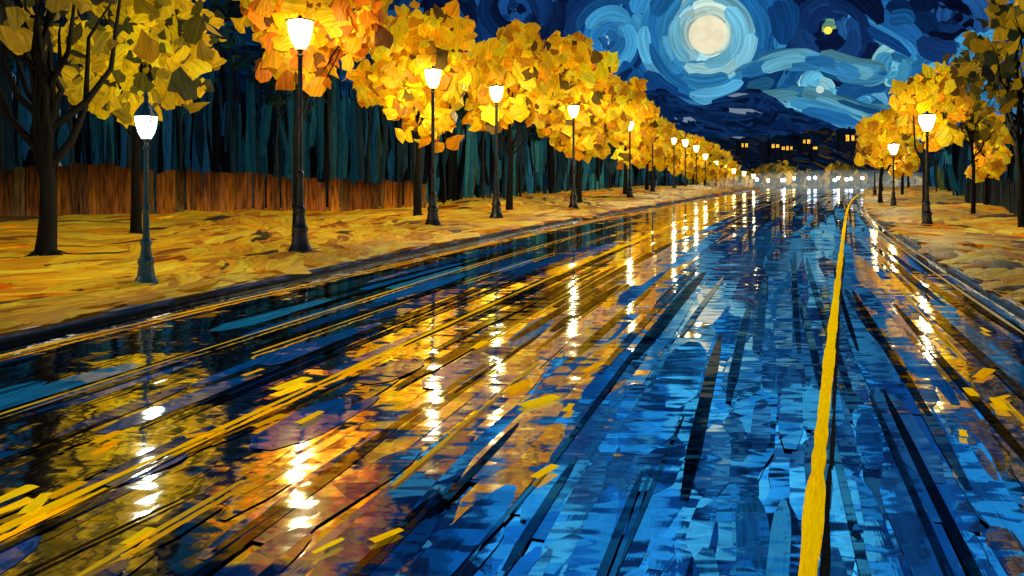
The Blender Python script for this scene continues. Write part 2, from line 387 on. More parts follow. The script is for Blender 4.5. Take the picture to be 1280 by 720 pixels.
# ---------------------------------------------------------------- trees
m_bark=solid('dark_bark',(11,9,9),0.8,1.0,9,0.5,0,.25)
m_barkb=solid('blue_black_bark',(36,56,62),0.8,1.0,9,0.5)
YEL=([(255,204,12),(255,218,34),(250,184,10),(232,152,8),(184,118,12),(104,76,18),(255,176,12)],[.26,.18,.2,.13,.1,.07,.06])
ORA=([(255,194,14),(255,208,28),(250,164,12),(240,130,12),(200,108,14),(120,70,18)],[.3,.24,.2,.12,.07,.07])
OLI=([(236,198,18),(210,170,20),(150,128,24),(252,212,30),(96,90,24),(54,58,26)],[.26,.24,.17,.12,.11,.10])
DRK=([(176,138,20),(140,112,20),(94,84,24),(204,160,26),(60,58,24),(42,46,26)],[.24,.22,.18,.12,.13,.11])
FOR=([(20,60,64),(12,40,48),(30,80,80),(16,34,54),(44,80,50)],[.25,.25,.2,.2,.1])
m_wood=paint_mat('dark_wood_paint',.7,.5,1.5,.4,0,.2,em=.12)  # wood gives off a little of its own colour
def crown_mesh(rx,ry,zb,zt,n,palette,leaf,nclump=14,seed=0,spread=1.0):
    R=np.random.default_rng(seed)
    zc=(zb+zt)/2; rz=(zt-zb)/2
    cl=[]
    while len(cl)<nclump:
        p=R.uniform(-1,1,3)
        if np.linalg.norm(p)<0.98:
            taper=1.0-0.3*max(0,p[2])
            cl.append((p[0]*rx*1.02*taper,p[1]*ry*.8*taper,zc+p[2]*rz*.86))
    cl=np.array(cl); cr=R.uniform(.18,.46,nclump)*min(rx,rz)
    cb=R.uniform(.58,1.12,nclump)
    idx=R.integers(0,nclump,n)
    d=R.normal(0,1,(n,3)); d/=np.linalg.norm(d,axis=1,keepdims=True)
    rad=cr[idx]*(R.random(n)**0.33)*R.uniform(.7,1.5,n)*spread
    P=cl[idx]+d*rad[:,None]*np.array([1.1,1.1,.85])
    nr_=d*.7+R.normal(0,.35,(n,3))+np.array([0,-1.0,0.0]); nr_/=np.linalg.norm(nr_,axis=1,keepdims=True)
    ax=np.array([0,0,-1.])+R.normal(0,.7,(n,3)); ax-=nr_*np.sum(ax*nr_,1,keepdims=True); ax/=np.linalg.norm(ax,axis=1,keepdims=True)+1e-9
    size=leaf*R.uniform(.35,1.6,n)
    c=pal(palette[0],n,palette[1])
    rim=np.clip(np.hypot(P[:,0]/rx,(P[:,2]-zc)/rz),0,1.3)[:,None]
    c=c*(cb[idx]*(0.75+0.35*(d[:,2]*.5+.5)))[:,None]*(np.array([1.08,1.08,1.0])-np.clip(rim-.6,0,1)*np.array([.2,.4,.4]))  # shading put into leaf colour: clump tops lighter, crown rim darker and amber
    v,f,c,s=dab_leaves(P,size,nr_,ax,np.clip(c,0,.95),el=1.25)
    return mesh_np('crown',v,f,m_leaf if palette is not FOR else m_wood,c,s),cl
def trunk_mesh(h,r,tips,mat,seed=0,fork=0.35,lean=0.0,roots=True,rootk=2.6,gnarl=1.0):
    R=random.Random(seed); V=[];F=[]
    zt=h; M=9
    path=[(lean*(k/M)**2+R.uniform(-.06,.06)*k*h/30*gnarl,R.uniform(-.05,.05)*k*h/30*gnarl,zt*k/M) for k in range(M+1)]
    path[0]=(0,0,-0.15)
    rr=[r*a for a in (1.75,1.15,.98,.92,.8,.66,.54,.42,.28,.12)]
    path.insert(1,(0,0,0.1*h/4)); rr.insert(1,r*1.35)
    tube(V,F,path,rr,9)
    for tp in tips:
        t0=R.uniform(fork,0.8); k=t0*M; i=int(k); p0=Vector(path[i+1]).lerp(Vector(path[min(i+2,M+1)]),k-i)
        tp=Vector(tp); 
        if tp.z<p0.z+0.2: p0=Vector(path[1]).lerp(Vector(path[5]),0.8)
        g=.15*gnarl
        mid=p0.lerp(tp,.5)+Vector((R.uniform(-g,g),R.uniform(-g,g),-0.12*(tp-p0).length))
        r0=r*(1-t0)*.8+.012
        tube(V,F,[p0,p0.lerp(mid,.5)+Vector((R.uniform(-g,g)*.5,0,-.03)),mid,mid.lerp(tp,.6)+Vector((R.uniform(-g,g),0,.03)),tp],[r0,r0*.8,r0*.6,r0*.4,r0*.15],6)
    if roots:
        for a in range(6):
            an=a*1.047+R.uniform(-.3,.3); tube(V,F,[(0,0,.34*r/.2),(math.cos(an)*r*1.3,math.sin(an)*r*1.3,.12),(math.cos(an)*r*rootk,math.sin(an)*r*rootk,0.0)],[r*.7,r*.5,r*.15],6)
    return mesh_np('trunk',V,F,mat,smooth=True)
def tree(x,y,rx,zb,zt,n,palette,leaf,r=.14,seed=1,label='',group=None,mat=None,nclump=14,ry=None,lean=0.0,spread=1.0,fork=.35,nl=10,rootk=2.6,gnarl=1.0):
    z=float(gz(x,y))
    e=add_obj('tree',None,loc=(x,y,z),label=label,category='tree')
    if group: e['group']=group
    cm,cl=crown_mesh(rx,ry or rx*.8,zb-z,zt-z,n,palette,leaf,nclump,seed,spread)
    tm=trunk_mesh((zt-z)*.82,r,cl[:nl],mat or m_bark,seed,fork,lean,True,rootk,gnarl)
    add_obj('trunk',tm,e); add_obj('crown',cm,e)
    return e
G='autumn trees lining the road'
tree(-9.8,16.8,2.0,4.2,9.0,270,DRK,.32,r=.15,seed=11,label='large old tree with dark twisted trunk and sparse olive leaves',group=G,nclump=22,spread=1.5,fork=.2,nl=22,rootk=4.2,gnarl=3.0,lean=.4)
tree(-11.0,23.4,1.9,2.7,9.6,1300,OLI,.38,r=.12,seed=12,label='bushy yellow-olive tree behind teal lamp',group=G,nclump=36)
tree(-5.6,21,1.9,3.8,10.4,1500,ORA,.36,r=.12,seed=13,label='glowing orange-gold tree behind tall street lamp',group=G,nclump=38)
tree(-3.5,29.8,1.85,3.1,9.1,1350,YEL,.38,r=.12,seed=14,label='golden rounded tree behind lit street lamp',group=G,nclump=36)
tree(-0.1,35.5,1.7,3.1,8.9,1150,YEL,.40,r=.12,seed=15,label='golden tree on leafy verge by the fence end',group=G,nclump=32)
tree(3.7,44.2,2.15,2.8,9.8,1450,YEL,.46,r=.14,seed=16,label='broad golden tree beside the wet road',group=G,nclump=38)
tree(8.3,58.5,1.8,2.5,9.6,1000,YEL,.5,r=.14,seed=17,label='golden tree beside the wet road',group=G,nclump=28)
t7=tree(12.5,74,1.7,2.1,8.8,800,YEL,.54,r=.14,seed=18,label='golden tree beside the wet road',group=G,nclump=24)
tree(15.5,30.0,1.3,2.6,6.0,800,YEL,.31,r=.09,seed=21,label='small golden tree behind verge lamp',group=G,nclump=26)
tree(21.2,46,1.35,2.3,5.6,650,YEL,.38,r=.10,seed=22,label='small golden tree beside the kerb',group=G,nclump=22)
tree(19.6,34.0,.95,2.8,7.9,280,DRK,.30,r=.07,seed=23,label='narrow ochre-brown tree near dark picket fence',group=G,spread=1.5,nclump=22,gnarl=2,nl=16)
tree(16.1,25.2,1.35,3.4,9.4,230,DRK,.28,r=.10,seed=24,label='dark trunked ochre tree on leafy verge',group=G,nclump=22,spread=1.6,lean=-.3,nl=20,fork=.25,gnarl=2.5)
tree(22.6,30.5,1.3,2.8,7.8,260,DRK,.30,r=.08,seed=25,label='dull ochre tree beside picket fence',group=G,spread=1.5,nclump=20,gnarl=2,nl=14)
def copy_tree(src,x,y,z,sc,rot,label,group=G):
    e=src.copy(); COL.objects.link(e); e.location=(x,y,z); e.scale=(sc,sc,sc); e.rotation_euler=(0,0,rot); e['label']=label; e['group']=group
    for ch in [o for o in src.children]:
        c=ch.copy(); COL.objects.link(c); c.parent=e
    return e
lt=[(15.3,86,.95),(18.4,96,1.0),(22.0,105,1.0),(25.6,113,1.05),(29.1,121,1.05),(32.8,129,1.1),(36,138,1.1),(39,146,1.1)]
for i,(x,y,sc) in enumerate(lt): copy_tree(t7,x,y,float(drop(y))+.1,sc,(i%3-1)*.5,'golden tree further along the road verge')
for i,(x,y,sc) in enumerate([(28.8,59,.62),(35.6,73,.65),(42.6,86,.7),(24,40.5,.6)]): copy_tree(t7,x,y,float(gz(x,y)),sc,(i%3-1)*.6,'small golden tree on the leafy verge')
far=tree(46,166,4.0,-2.2,3.4,600,DRK,.95,r=.25,seed=31,label='dim ochre tree beyond the road end',group='trees beyond the road end',nclump=16)
for i,x in enumerate([51,56,61,66,71,76,82,88,95,102,110,40]): copy_tree(far,x+rng.uniform(-1,1),164+rng.uniform(0,14),-4.0,rng.uniform(.8,1.15),(i%5-2)*.4,'dim ochre tree beyond the road end','trees beyond the road end')

# ---------------------------------------------------------------- dark wood
FL=np.array([(-44,26),(-22,34),(-5,39.5),(-2.0,48),(3.2,62),(8.6,76),(14.5,92),(24,118),(34,150)])
FR=np.array([(50,26),(36,32),(27,40),(29,52),(37,68),(47,90),(66,125)])
def along(P,n):
    seg=np.linalg.norm(np.diff(P,axis=0),axis=1); s=np.concatenate([[0],np.cumsum(seg)]); t=rng.uniform(0,s[-1],n)
    return np.interp(t,s,P[:,0]),np.interp(t,s,P[:,1]),t/s[-1]
def wood(P,n,h0,h1,sgn,depth):
    x,y,t=along(P,n); q=rng.random(n)
    x=x+sgn*q*depth; y=y+q*depth*.7
    H=(h0+(h1-h0)*np.clip(t*1.6,0,1))*rng.uniform(.55,1.1,n); K=5;k=np.linspace(0,1,K)
    z0=rng.uniform(0,.35,n)*H*(rng.random(n)<.6)
    zz=gz(x,y)[:,None]-.1+z0[:,None]+k[None]*(H-z0)[:,None]*rng.uniform(.4,1,n)[:,None]
    C=np.stack([x[:,None]+k*rng.normal(0,.3,n)[:,None],np.repeat(y[:,None],K,1),zz],-1)
    yaw=rng.normal(0,.5,n); S=np.stack([np.cos(yaw),np.sin(yaw),0*yaw],-1)[:,None].repeat(K,1); U=np.stack([np.sin(yaw),-np.cos(yaw),0*yaw],-1)[:,None].repeat(K,1)
    W=(rng.uniform(.05,.34,n)*(1+y/60))[:,None]*wprof(K)[None]
    br=(0.45+1.5*np.clip(t*2.2,0,1))[:,None]
    return ribbon_arrays(C,S,U,W,pal([(14,44,58),(20,78,96),(5,9,15),(40,110,116),(28,90,130),(70,84,40)],n,[.26,.22,.32,.09,.08,.03])*br,.1)
v,f,c,s,_=cat([wood(FL,4800,11.5,5,-1,9),wood(FR,1900,6.5,4.5,1,9)])
add_obj('woodland',mesh_np('woodland',v,f,m_wood,c,s),kind='stuff',label='dense dark teal woodland behind the verges',category='woodland')
def slim(seed,h):
    e=add_obj('slim_tree',None,label='slim bare-trunked dark tree at the wood edge',category='tree',group='slim trees at the wood edge')
    cm,cl=crown_mesh(1.2,1.1,h*.6,h,260,FOR,.2,8,seed,1.2)
    tm=trunk_mesh(h*.85,.085,cl[:6],m_barkb,seed,.45,random.uniform(-.4,.4),False)
    add_obj('trunk',tm,e); add_obj('crown',cm,e); return e
S0=[slim(41,9.5),slim(42,10.5),slim(43,8.5)]
xs=np.linspace(0.03,.62,44); seg=np.linalg.norm(np.diff(FL,axis=0),axis=1); ss=np.concatenate([[0],np.cumsum(seg)])
k=0
for t in xs:
    x=np.interp(t*ss[-1],ss,FL[:,0])+rng.uniform(-.6,.3); y=np.interp(t*ss[-1],ss,FL[:,1])-rng.uniform(-1,1.4)
    if k<3: e=S0[k]; e.location=(x,y,float(gz(x,y)))
    else:
        sc=float(np.interp(t,[0,.3,.62],[1.1,.95,.5]))*rng.uniform(.85,1.1)
        e=copy_tree(S0[k%3],x,y,float(gz(x,y)),sc,rng.uniform(0,6),'slim bare-trunked dark tree at the wood edge','slim trees at the wood edge')
    k+=1
for i in range(9):
    x=27+i*2.3+rng.uniform(-.5,.5) if i<5 else 26+(i-4)*3; y=40-i*1.2 if i<5 else 42+(i-4)*8
    copy_tree(S0[i%3],x,y,float(gz(x,y)),rng.uniform(.45,.62),rng.uniform(0,6),'slim bare-trunked dark tree at the wood edge','slim trees at the wood edge')

# ---------------------------------------------------------------- fences
def box(V,F,c,s,rot=0):
    b=len(V); ca,sa=math.cos(rot),math.sin(rot)
    for dz in (-1,1):
        for dx,dy in ((-1,-1),(1,-1),(1,1),(-1,1)):
            X=dx*s[0]/2;Y=dy*s[1]/2; V.append((c[0]+X*ca-Y*sa,c[1]+X*sa+Y*ca,c[2]+dz*s[2]/2))
    for q in ((0,3,2,1),(4,5,6,7),(0,1,5,4),(1,2,6,5),(2,3,7,6),(3,0,4,7)): F.append(tuple(b+i for i in q))
def fence(path,h,pw,cols,label,pointed=False,gap=0.0,var=.12,topdark=.25):
    path=np.array(path,float); seg=np.linalg.norm(np.diff(path,axis=0),axis=1); s=np.concatenate([[0],np.cumsum(seg)])
    e=add_obj('fence',None,loc=(path[0,0],path[0,1],0),label=label,category='fence')
    V=[];F=[];C=[];SU=[]; t=0
    ox,oy=path[0]
    while t<s[-1]:
        w=pw*rng.uniform(.5,1.9); x=np.interp(t,s,path[:,0]);y=np.interp(t,s,path[:,1]); x2=np.interp(t+.1,s,path[:,0]);y2=np.interp(t+.1,s,path[:,1])
        rot=math.atan2(y2-y,x2-x) if t+.1<s[-1] else rot
        hh=(h(t/s[-1]))*(1+rng.uniform(-var,var)*(rng.random()<.5)); z=float(gz(x,y))
        b=len(V); box(V,F,(x-ox,y-oy+rng.uniform(-.015,.015),z+hh/2-.05),(w*1.0,.035,hh+.1),rot)
        sl_=rng.uniform(-.05,.05)
        for i in (4,5,6,7): V[b+i]=(V[b+i][0]+sl_,V[b+i][1],V[b+i][2]+(rng.uniform(-.05,.05)))
        if pointed:
            tt=len(V); V.append((x-ox,y-oy,z+hh+.12)); F+= [(b+4,b+5,tt),(b+5,b+6,tt),(b+6,b+7,tt),(b+7,b+4,tt)]
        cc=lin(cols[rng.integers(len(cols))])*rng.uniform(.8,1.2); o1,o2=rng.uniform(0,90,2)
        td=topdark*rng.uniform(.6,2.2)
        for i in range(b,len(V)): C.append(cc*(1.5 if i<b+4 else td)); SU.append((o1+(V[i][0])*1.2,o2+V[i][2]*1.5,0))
        t+=w*(.94 if not pointed else 1)+gap*rng.uniform(.6,1.4)
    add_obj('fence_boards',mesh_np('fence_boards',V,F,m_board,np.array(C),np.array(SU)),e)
    V=[];F=[]
    for q in range(len(path)-1):
        a=path[q];b_=path[q+1]; L=np.linalg.norm(b_-a); rot=math.atan2(b_[1]-a[1],b_[0]-a[0]); nx,ny=-math.sin(rot)*.08,math.cos(rot)*.08
        for zz in (.28,.7): box(V,F,((a[0]+b_[0])/2-ox+nx,(a[1]+b_[1])/2-oy+ny,.2+h((q+1)/(len(path)-1))*zz),(L-.01,.06,.09),rot)
    add_obj('fence_rail',mesh_np('fence_rail',V,F,m_bark),e)
m_board=paint_mat('fence_board_paint',.85,.3,1.7,.8,0,.1,em=.08)  # boards give off a faint glow of their own colour
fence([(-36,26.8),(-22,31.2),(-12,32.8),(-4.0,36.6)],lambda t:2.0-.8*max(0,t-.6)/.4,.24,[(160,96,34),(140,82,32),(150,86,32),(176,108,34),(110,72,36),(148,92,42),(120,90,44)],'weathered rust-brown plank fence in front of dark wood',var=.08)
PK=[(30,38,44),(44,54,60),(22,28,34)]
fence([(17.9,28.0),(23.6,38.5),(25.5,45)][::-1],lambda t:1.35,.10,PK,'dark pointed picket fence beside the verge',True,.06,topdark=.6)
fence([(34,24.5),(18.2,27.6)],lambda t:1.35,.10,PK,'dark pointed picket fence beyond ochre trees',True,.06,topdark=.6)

# ---------------------------------------------------------------- street lamps
m_iron=solid('black_iron',(12,12,16),.35,.8,12,.5,0,.7)
m_teal=solid('teal_painted_iron',(34,84,102),.35,.8,12,.5,0,.8)
m_glow=emis('lamp_glass_warm',(255,222,110),10,.35)
m_glow2=emis('lamp_glass_pale',(225,240,225),9,.35)
m_bulb=emis('lamp_bulb_white',(255,246,222),60,0)
m_glow3=emis('lamp_globe_cool',(205,226,255),7,0)
def lamp_meshes(H,k,iron,glow,wide=1.0,cap=1.0,globe=False):
    pr_=[(.36,-.12),(.36,.05),(.31,.09),(.28,.18),(.21,.32),(.17,.6),(.2,.65),(.19,.71),(.14,.8),(.11,1.05),(.14,1.1),(.13,1.16),(.085,1.24),(.07,1.9),(.095,1.94),(.095,2.0),(.062,2.06),(.055,(H-.9)/k),(.085,(H-.87)/k),(.055,(H-.83)/k),(.05,(H-.78)/k),(.09,(H-.73)/k)]
    V,F=lathe([(r*k,z*k) for r,z in pr_],12); post=mesh_np('post',V,F,iron,smooth=False)
    g0=H-.72; gh=.46*wide
    if globe:
        r=.34; V,F=lathe([(max(.02,r*math.sin(a)),g0+r-r*math.cos(a)) for a in np.linspace(.1,math.pi-.05,9)],12); glass=mesh_np('lamp_globe',V,F,glow,smooth=True)
        return [('post',post),('lamp_globe',glass)],g0+2*r+.1
    V,F=lathe([(.09*wide,g0),(.16*wide,g0+gh*.25),(.205*wide,g0+gh*.6),(.225*wide,g0+gh)],8); glass=mesh_np('lantern_glass',V,F,glow,smooth=False)
    r=.1*wide; V,F=lathe([(max(.01,r*math.sin(a)),g0+gh*.38-r*1.5*math.cos(a)) for a in np.linspace(.05,math.pi-.05,8)],10); bulb=mesh_np('bulb',V,F,m_bulb,smooth=True)
    V=[];F=[]
    for i in range(4):
        a=2*math.pi*i/4+.785; p=[(r*math.cos(a),r*math.sin(a),z) for r,z in ((.10*wide,g0-.01),(.17*wide,g0+gh*.25),(.215*wide,g0+gh*.6),(.237*wide,g0+gh))]
        tube(V,F,p,[.011,.011,.011,.011],5)
    fr=mesh_np('lantern_frame',V,F,iron)
    c0=g0+gh+.002
    V,F=lathe([(.25*wide,c0),(.26*wide,c0+.02),(.19*wide,c0+.08*cap),(.09*wide,c0+.15*cap),(.05*wide,c0+.17*cap),(.035,c0+.2*cap),(.045,c0+.225*cap),(.03,c0+.25*cap),(.006,c0+.31*cap)],8); cp=mesh_np('lantern_cap',V,F,iron)
    return [('post',post),('lantern_glass',glass),('bulb',bulb),('lantern_frame',fr),('lantern_cap',cp)],g0+gh*.84
GL='street lamps along the road'
def lamp(x,y,z,H,k=1.0,iron=None,glow=None,wide=1.0,cap=1.0,power=500,lc=(1,.9,.5),label='',meshes=None):
    if y<90: z=float(gz(x,y))
    e=add_obj('street_lamp',None,loc=(x,y,z),label=label,category='street lamp',group=GL)
    ms,lz=meshes or lamp_meshes(H,k,iron,glow,wide,cap)
    for n_,me in ms: add_obj(n_,me,e)
    if power>0:
        ld=bpy.data.lights.new('lamp_light','POINT'); ld.energy=power; ld.color=lc; ld.shadow_soft_size=.06
        lo=bpy.data.objects.new('lamp_light',ld); COL.objects.link(lo); lo.parent=e; lo.location=(0,0,lz)
    return e
lamp(-5.9,12.9,.13,3.15,.66,m_teal,m_glow2,.76,1.4,380,(1,.88,.5),'short teal iron lamp with pointed cap beside the kerb')
ma=lamp_meshes(5.3,.92,m_iron,m_glow,1.3,.5)
mb=lamp_meshes(5.3,.95,m_iron,m_glow,1.25,.5)
lamp(-4.66,17.6,.13,5.3,meshes=ma,power=1600,label='tall black iron lamp with glowing lantern by orange tree')
lamp(-2.57,26,.15,5.7,meshes=mb,power=1600,label='unseen iron lamp added to light the near left verge')
lamp(-.6,30.8,.15,5.7,meshes=mb,power=1500,label='unseen iron lamp added to light the near left verge')
lamp(3.03,39.4,.15,5.7,meshes=mb,power=2000,label='unseen iron lamp added to light the near left verge')
lamp(7.8,52.9,.15,5.9,meshes=mb,power=2100,label='unseen iron lamp added to light the near left verge')
lamp(11.6,66,.15,5.7,meshes=mb,power=2100,label='unseen iron lamp added to light the near left verge')
lamp(15.8,78,.1,5.7,meshes=mb,power=2100,label='distant black lamp lit on leafy verge')
mfar=lamp_meshes(5.7,1.1,m_iron,m_glow,1.7,.5)
for i,(x,y) in enumerate([(19.5,90),(22.8,99),(26.6,110),(31.0,121.5),(34.5,130),(38,137),(41.5,143),(45.3,150)]):
    lamp(x,y,float(drop(y))-.15,5.7,meshes=mfar,power=3000 if i%3==1 else 0,label='distant black lamp lit along the road')
mc=lamp_meshes(5.0,1.0,m_iron,m_glow3,1,.4,True)
mcw=lamp_meshes(5.0,1.0,m_iron,m_glow,1.4,.4)
for i in range(12):
    lamp(46.6+i*1.85+rng.uniform(-.5,.5),151+rng.uniform(-3,3),float(drop(153))+rng.uniform(-.3,.4),5.0,meshes=mcw if i in (1,4,8) else mc,power=1600 if i in(3,8) else 0,lc=(1,.9,.7),label='distant lit lamp beyond the road end')
mr_=lamp_meshes(3.95,.75,m_iron,m_glow,1.15,.5)
lamp(13.7,26.4,.13,4.2,meshes=mr_,power=1300,label='black iron lamp lit in front of small golden tree')
lamp(19.6,41.1,.15,3.7,meshes=lamp_meshes(3.5,.7,m_iron,m_glow,1.15,.5),power=1100,label='slim black lamp lit beside curving kerb')
mr2=lamp_meshes(3.6,.7,m_iron,m_glow,1.3,.5)
for i,(x,y) in enumerate([(27.2,60.0),(34.2,74),(40.5,88)]):
    lamp(x,y,.12,3.6,meshes=mr2,power=1200 if i<2 else 0,label='slim black lamp lit beside curving kerb')
lamp(-11.5,7.0,.15,5.7,meshes=mb,power=1500,label='unseen iron lamp added to light the near left verge')  # out of view; added to brighten the left foreground and old tree
lamp(9.4,9.5,.15,5.7,meshes=mb,power=800,label='unseen iron lamp added to light the near left verge')  # out of view; added to brighten the near road and right verge

# ---------------------------------------------------------------- mountain, hill, houses
m_mt=paint_mat('mountain_glow_paint',.8,.6,1.4,.5,0,.2,.5,em=.28)  # slopes glow in their own colour instead of being lit
def terrain(name,ridge,y0,depth,z0,n,cols,wts,label,ln=(6,16),wd=(1.0,2.6)):
    ridge=np.array(ridge,float); xs=np.linspace(ridge[0,0],ridge[-1,0],140)
    def hgt(x,q):
        h=np.interp(x,ridge[:,0],ridge[:,1])-z0
        r=1-np.abs(q)**1.15
        return z0+h*np.clip(r,0,1)*(1+.10*np.sin(x*.21+q*5)*np.abs(q)+.06*np.sin(x*.6+q*9)*np.abs(q))+ .012*h*np.sin(x*1.3)
    qs=np.linspace(-1,1,25); V=np.array([[(x,y0+q*depth,float(hgt(x,q))) for x in xs] for q in qs]).reshape(-1,3); nx=len(xs)
    F=np.array([(j*nx+i,j*nx+i+1,(j+1)*nx+i+1,(j+1)*nx+i) for j in range(len(qs)-1) for i in range(nx-1)])
    base=(V,F,np.tile(lin(cols[0]),(len(V),1)),np.stack([V[:,0]*.5,V[:,1]*.2,V[:,2]],-1),None)
    x=rng.uniform(xs[0],xs[-1],n); q=rng.uniform(-.98,.02,n); K=5;k=np.linspace(-.5,.5,K)
    L=rng.uniform(*ln,n); sl=np.gradient(np.interp(x[:,None]+np.array([-3,0,3]),ridge[:,0],ridge[:,1]),axis=1)[:,1]/3
    X=x[:,None]+k*L[:,None]; Q=q[:,None]+k*rng.normal(0,.06,n)[:,None]
    Q=Q-k*np.sign(sl)[:,None]*.2
    Q=np.clip(Q,-1,.03)
    Z=hgt(X,Q)+.25+rng.random((n,1))*.25
    C=np.stack([X,y0+Q*depth-.4,Z],-1); S=np.zeros_like(C);S[...,2]=.8;S[...,1]=.6; U=np.zeros_like(C);U[...,1]=-1
    W=rng.uniform(*wd,n)[:,None]*wprof(K)[None]
    c=pal(cols,n,wts)
    v,f,c,s,_=cat([base,ribbon_arrays(C,S,U,W,c,.1)])
    add_obj(name,mesh_np(name,v,f,m_mt,c,s,smooth=True),kind='structure',label=label,category='hill')
    return hgt
ridge=[(-20,4),(20,20),(50,33),(66,42),(76,46),(84,44),(93,38.5),(100,35.5),(108,37),(116,41),(126,45),(132,46),(138,43),(146,37),(158,31),(170,27),(184,22),(205,17),(240,12),(300,6)]
terrain('mountain',ridge,430,70,-6,900,[(20,54,104),(30,76,130),(14,34,70),(60,108,152),(190,206,218)],[.42,.26,.26,.04,.02],'dark blue twin-peaked mountain with pale streaks',(12,30),(2.4,4.6))
hr=[(10,0),(35,7),(52,10),(62,12),(72,12),(86,13),(98,15),(108,12),(122,8),(140,3)]
hgt=terrain('hill',hr,250,45,-5,1200,[(16,34,56),(28,56,88),(80,60,26),(12,20,34),(130,92,34)],[.34,.24,.12,.24,.06],'dark wooded foothill below the mountain',(3,9),(.6,1.6))
m_wall=solid('dim_house_wall',(70,74,84),.8,.3,2,.3); m_roof=solid('dark_house_roof',(30,36,48),.7,.5,4,.3)
m_win=emis('lit_window',(255,190,64),1.6,0,.4,2); m_dwin=solid('dark_window',(24,30,46),.2,.1,3,.2)
def house(x,y,z,w,h,d,nwin,label,storeys=1,rot=0):
    e=add_obj('house',None,loc=(x,y,z),label=label,category='house',group='houses on the dark hillside'); e.rotation_euler=(0,0,rot)
    V=[];F=[]; box(V,F,(0,0,h/2-1),(w,d,h+2)); add_obj('wall',mesh_np('wall',V,F,m_wall),e)
    o=.25; r=h*.45
    V=[(-w/2-o,-d/2-o,h),(w/2+o,-d/2-o,h),(w/2+o,d/2+o,h),(-w/2-o,d/2+o,h),(-w/2-o,0,h+r),(w/2+o,0,h+r)]
    V=[(a,b,c+.003) for a,b,c in V]
    F=[(0,1,5,4),(2,3,4,5),(0,4,3),(1,2,5),(3,2,1,0)]
    rf=add_obj('roof',mesh_np('roof',V,F,m_roof),e)
    V=[];F=[]; box(V,F,(w*.25,.5,h+r*.95),(.5,.5,1.0)); add_obj('chimney',mesh_np('chimney',V,F,m_wall),rf)
    for s_ in range(storeys):
        for i in range(nwin):
            wx=-w/2+w*(i+.5)/nwin; ww=w/nwin*rng.uniform(.45,.7); wh=h/storeys*rng.uniform(.42,.6); wz=h/storeys*(s_+.5)
            V=[];F=[]
            for a in (-1,1): box(V,F,(wx+a*(ww/2+.06),-d/2-.03,wz),(.1,.1,wh+.2))
            box(V,F,(wx,-d/2-.03,wz+wh/2+.05),(ww+.01,.1,.1)); box(V,F,(wx,-d/2-.03,wz-wh/2-.05),(ww+.01,.1,.1)); box(V,F,(wx,-d/2-.03,wz),(.07,.08,wh-.01))
            wn=add_obj('window',mesh_np('window',[(wx-ww/2,-d/2-.01,wz-wh/2),(wx+ww/2,-d/2-.01,wz-wh/2),(wx+ww/2,-d/2-.01,wz+wh/2),(wx-ww/2,-d/2-.01,wz+wh/2)],[(0,1,2,3)],m_win if rng.random()<.9 else m_dwin),e)
            add_obj('window_frame',mesh_np('window_frame',V,F,m_roof),wn)
for (px,z,w,h,nw,st,lb,ro) in [(59.3,8.0,2.2,1.7,2,1,'small gabled hillside house with lit windows',.2),(64.7,7.2,1.7,1.5,1,1,'tiny hillside cottage with one lit window',-.2),(67.3,7.8,2.4,1.7,2,1,'tiny hillside house with lit windows',.1),(70.6,7.2,3.0,1.8,3,1,'long hillside house with row of lit windows',-.1),(75.2,8.9,2.4,1.8,2,1,'hillside house with two lit windows',.15),(77.6,7.4,1.7,1.5,1,1,'small lit house among dark slopes',0),(86.0,9.4,4.0,2.6,3,1,'two toned hillside house with glowing windows',-.1)]:
    house(px,206,z,w,h,2.4,nw,lb,st,ro)

# ---------------------------------------------------------------- sky of swirling strokes
def sky_dir(px,py):
    u=(px-640)/1000; v_=(215-py)/1000
    d=np.stack([u,np.ones_like(u),v_],-1); return d/np.linalg.norm(d,axis=-1,keepdims=True)
SW=[(885,43,118,'moon'),(1035,38,62,'star'),(1025,112,42,'pale'),(760,48,66,'mid'),(1192,22,52,'navy'),(1118,86,36,'pale2'),(1172,100,40,'pale3'),(1080,138,36,'pale3'),(645,12,62,'mid2'),(965,142,50,'pale3'),(540,30,60,'navy'),(1240,70,46,'mid'),(1230,130,40,'mid')]
P_={'star':[(14,42,92),(8,22,56),(30,84,142),(18,56,108)],'pale':[(132,198,212),(84,166,198),(54,130,180),(170,214,214)],'mid':[(22,80,138),(34,108,168),(14,48,98),(56,138,186)],'mid2':[(12,44,92),(20,68,126),(8,24,58)],
'navy':[(8,24,60),(14,44,92),(6,13,36),(24,68,122)],'pale2':[(96,172,196),(60,142,184),(134,192,204),(34,104,158)],'pale3':[(50,132,180),(84,160,194),(30,100,156),(22,80,136)],'sky':[(12,88,168),(28,128,204),(8,58,122),(54,162,220),(5,20,50),(6,32,76)],'back':[(14,58,114),(24,86,146),(8,36,78),(40,114,168)]}
for k in range(60):
    SW.append((rng.uniform(-800,2100),rng.uniform(-1300,-110),rng.uniform(70,170),'sky'))
SWx=np.array([a[0] for a in SW]);SWy=np.array([a[1] for a in SW]);SWr=np.array([a[2] for a in SW])
def ringcol(ty,rr,band):
    if ty=='moon':
        if rr<28: return (180,206,196)
        seq=[(140,192,202),(100,170,196),(60,142,188),(112,180,202),(44,126,180),(28,100,160),(74,152,192),(20,82,142),(12,54,106),(44,124,178),(16,70,128),(10,40,84)]
        return seq[min(int((rr-28)/7.5),11)]
    seq=P_[ty]; return seq[band%len(seq)]
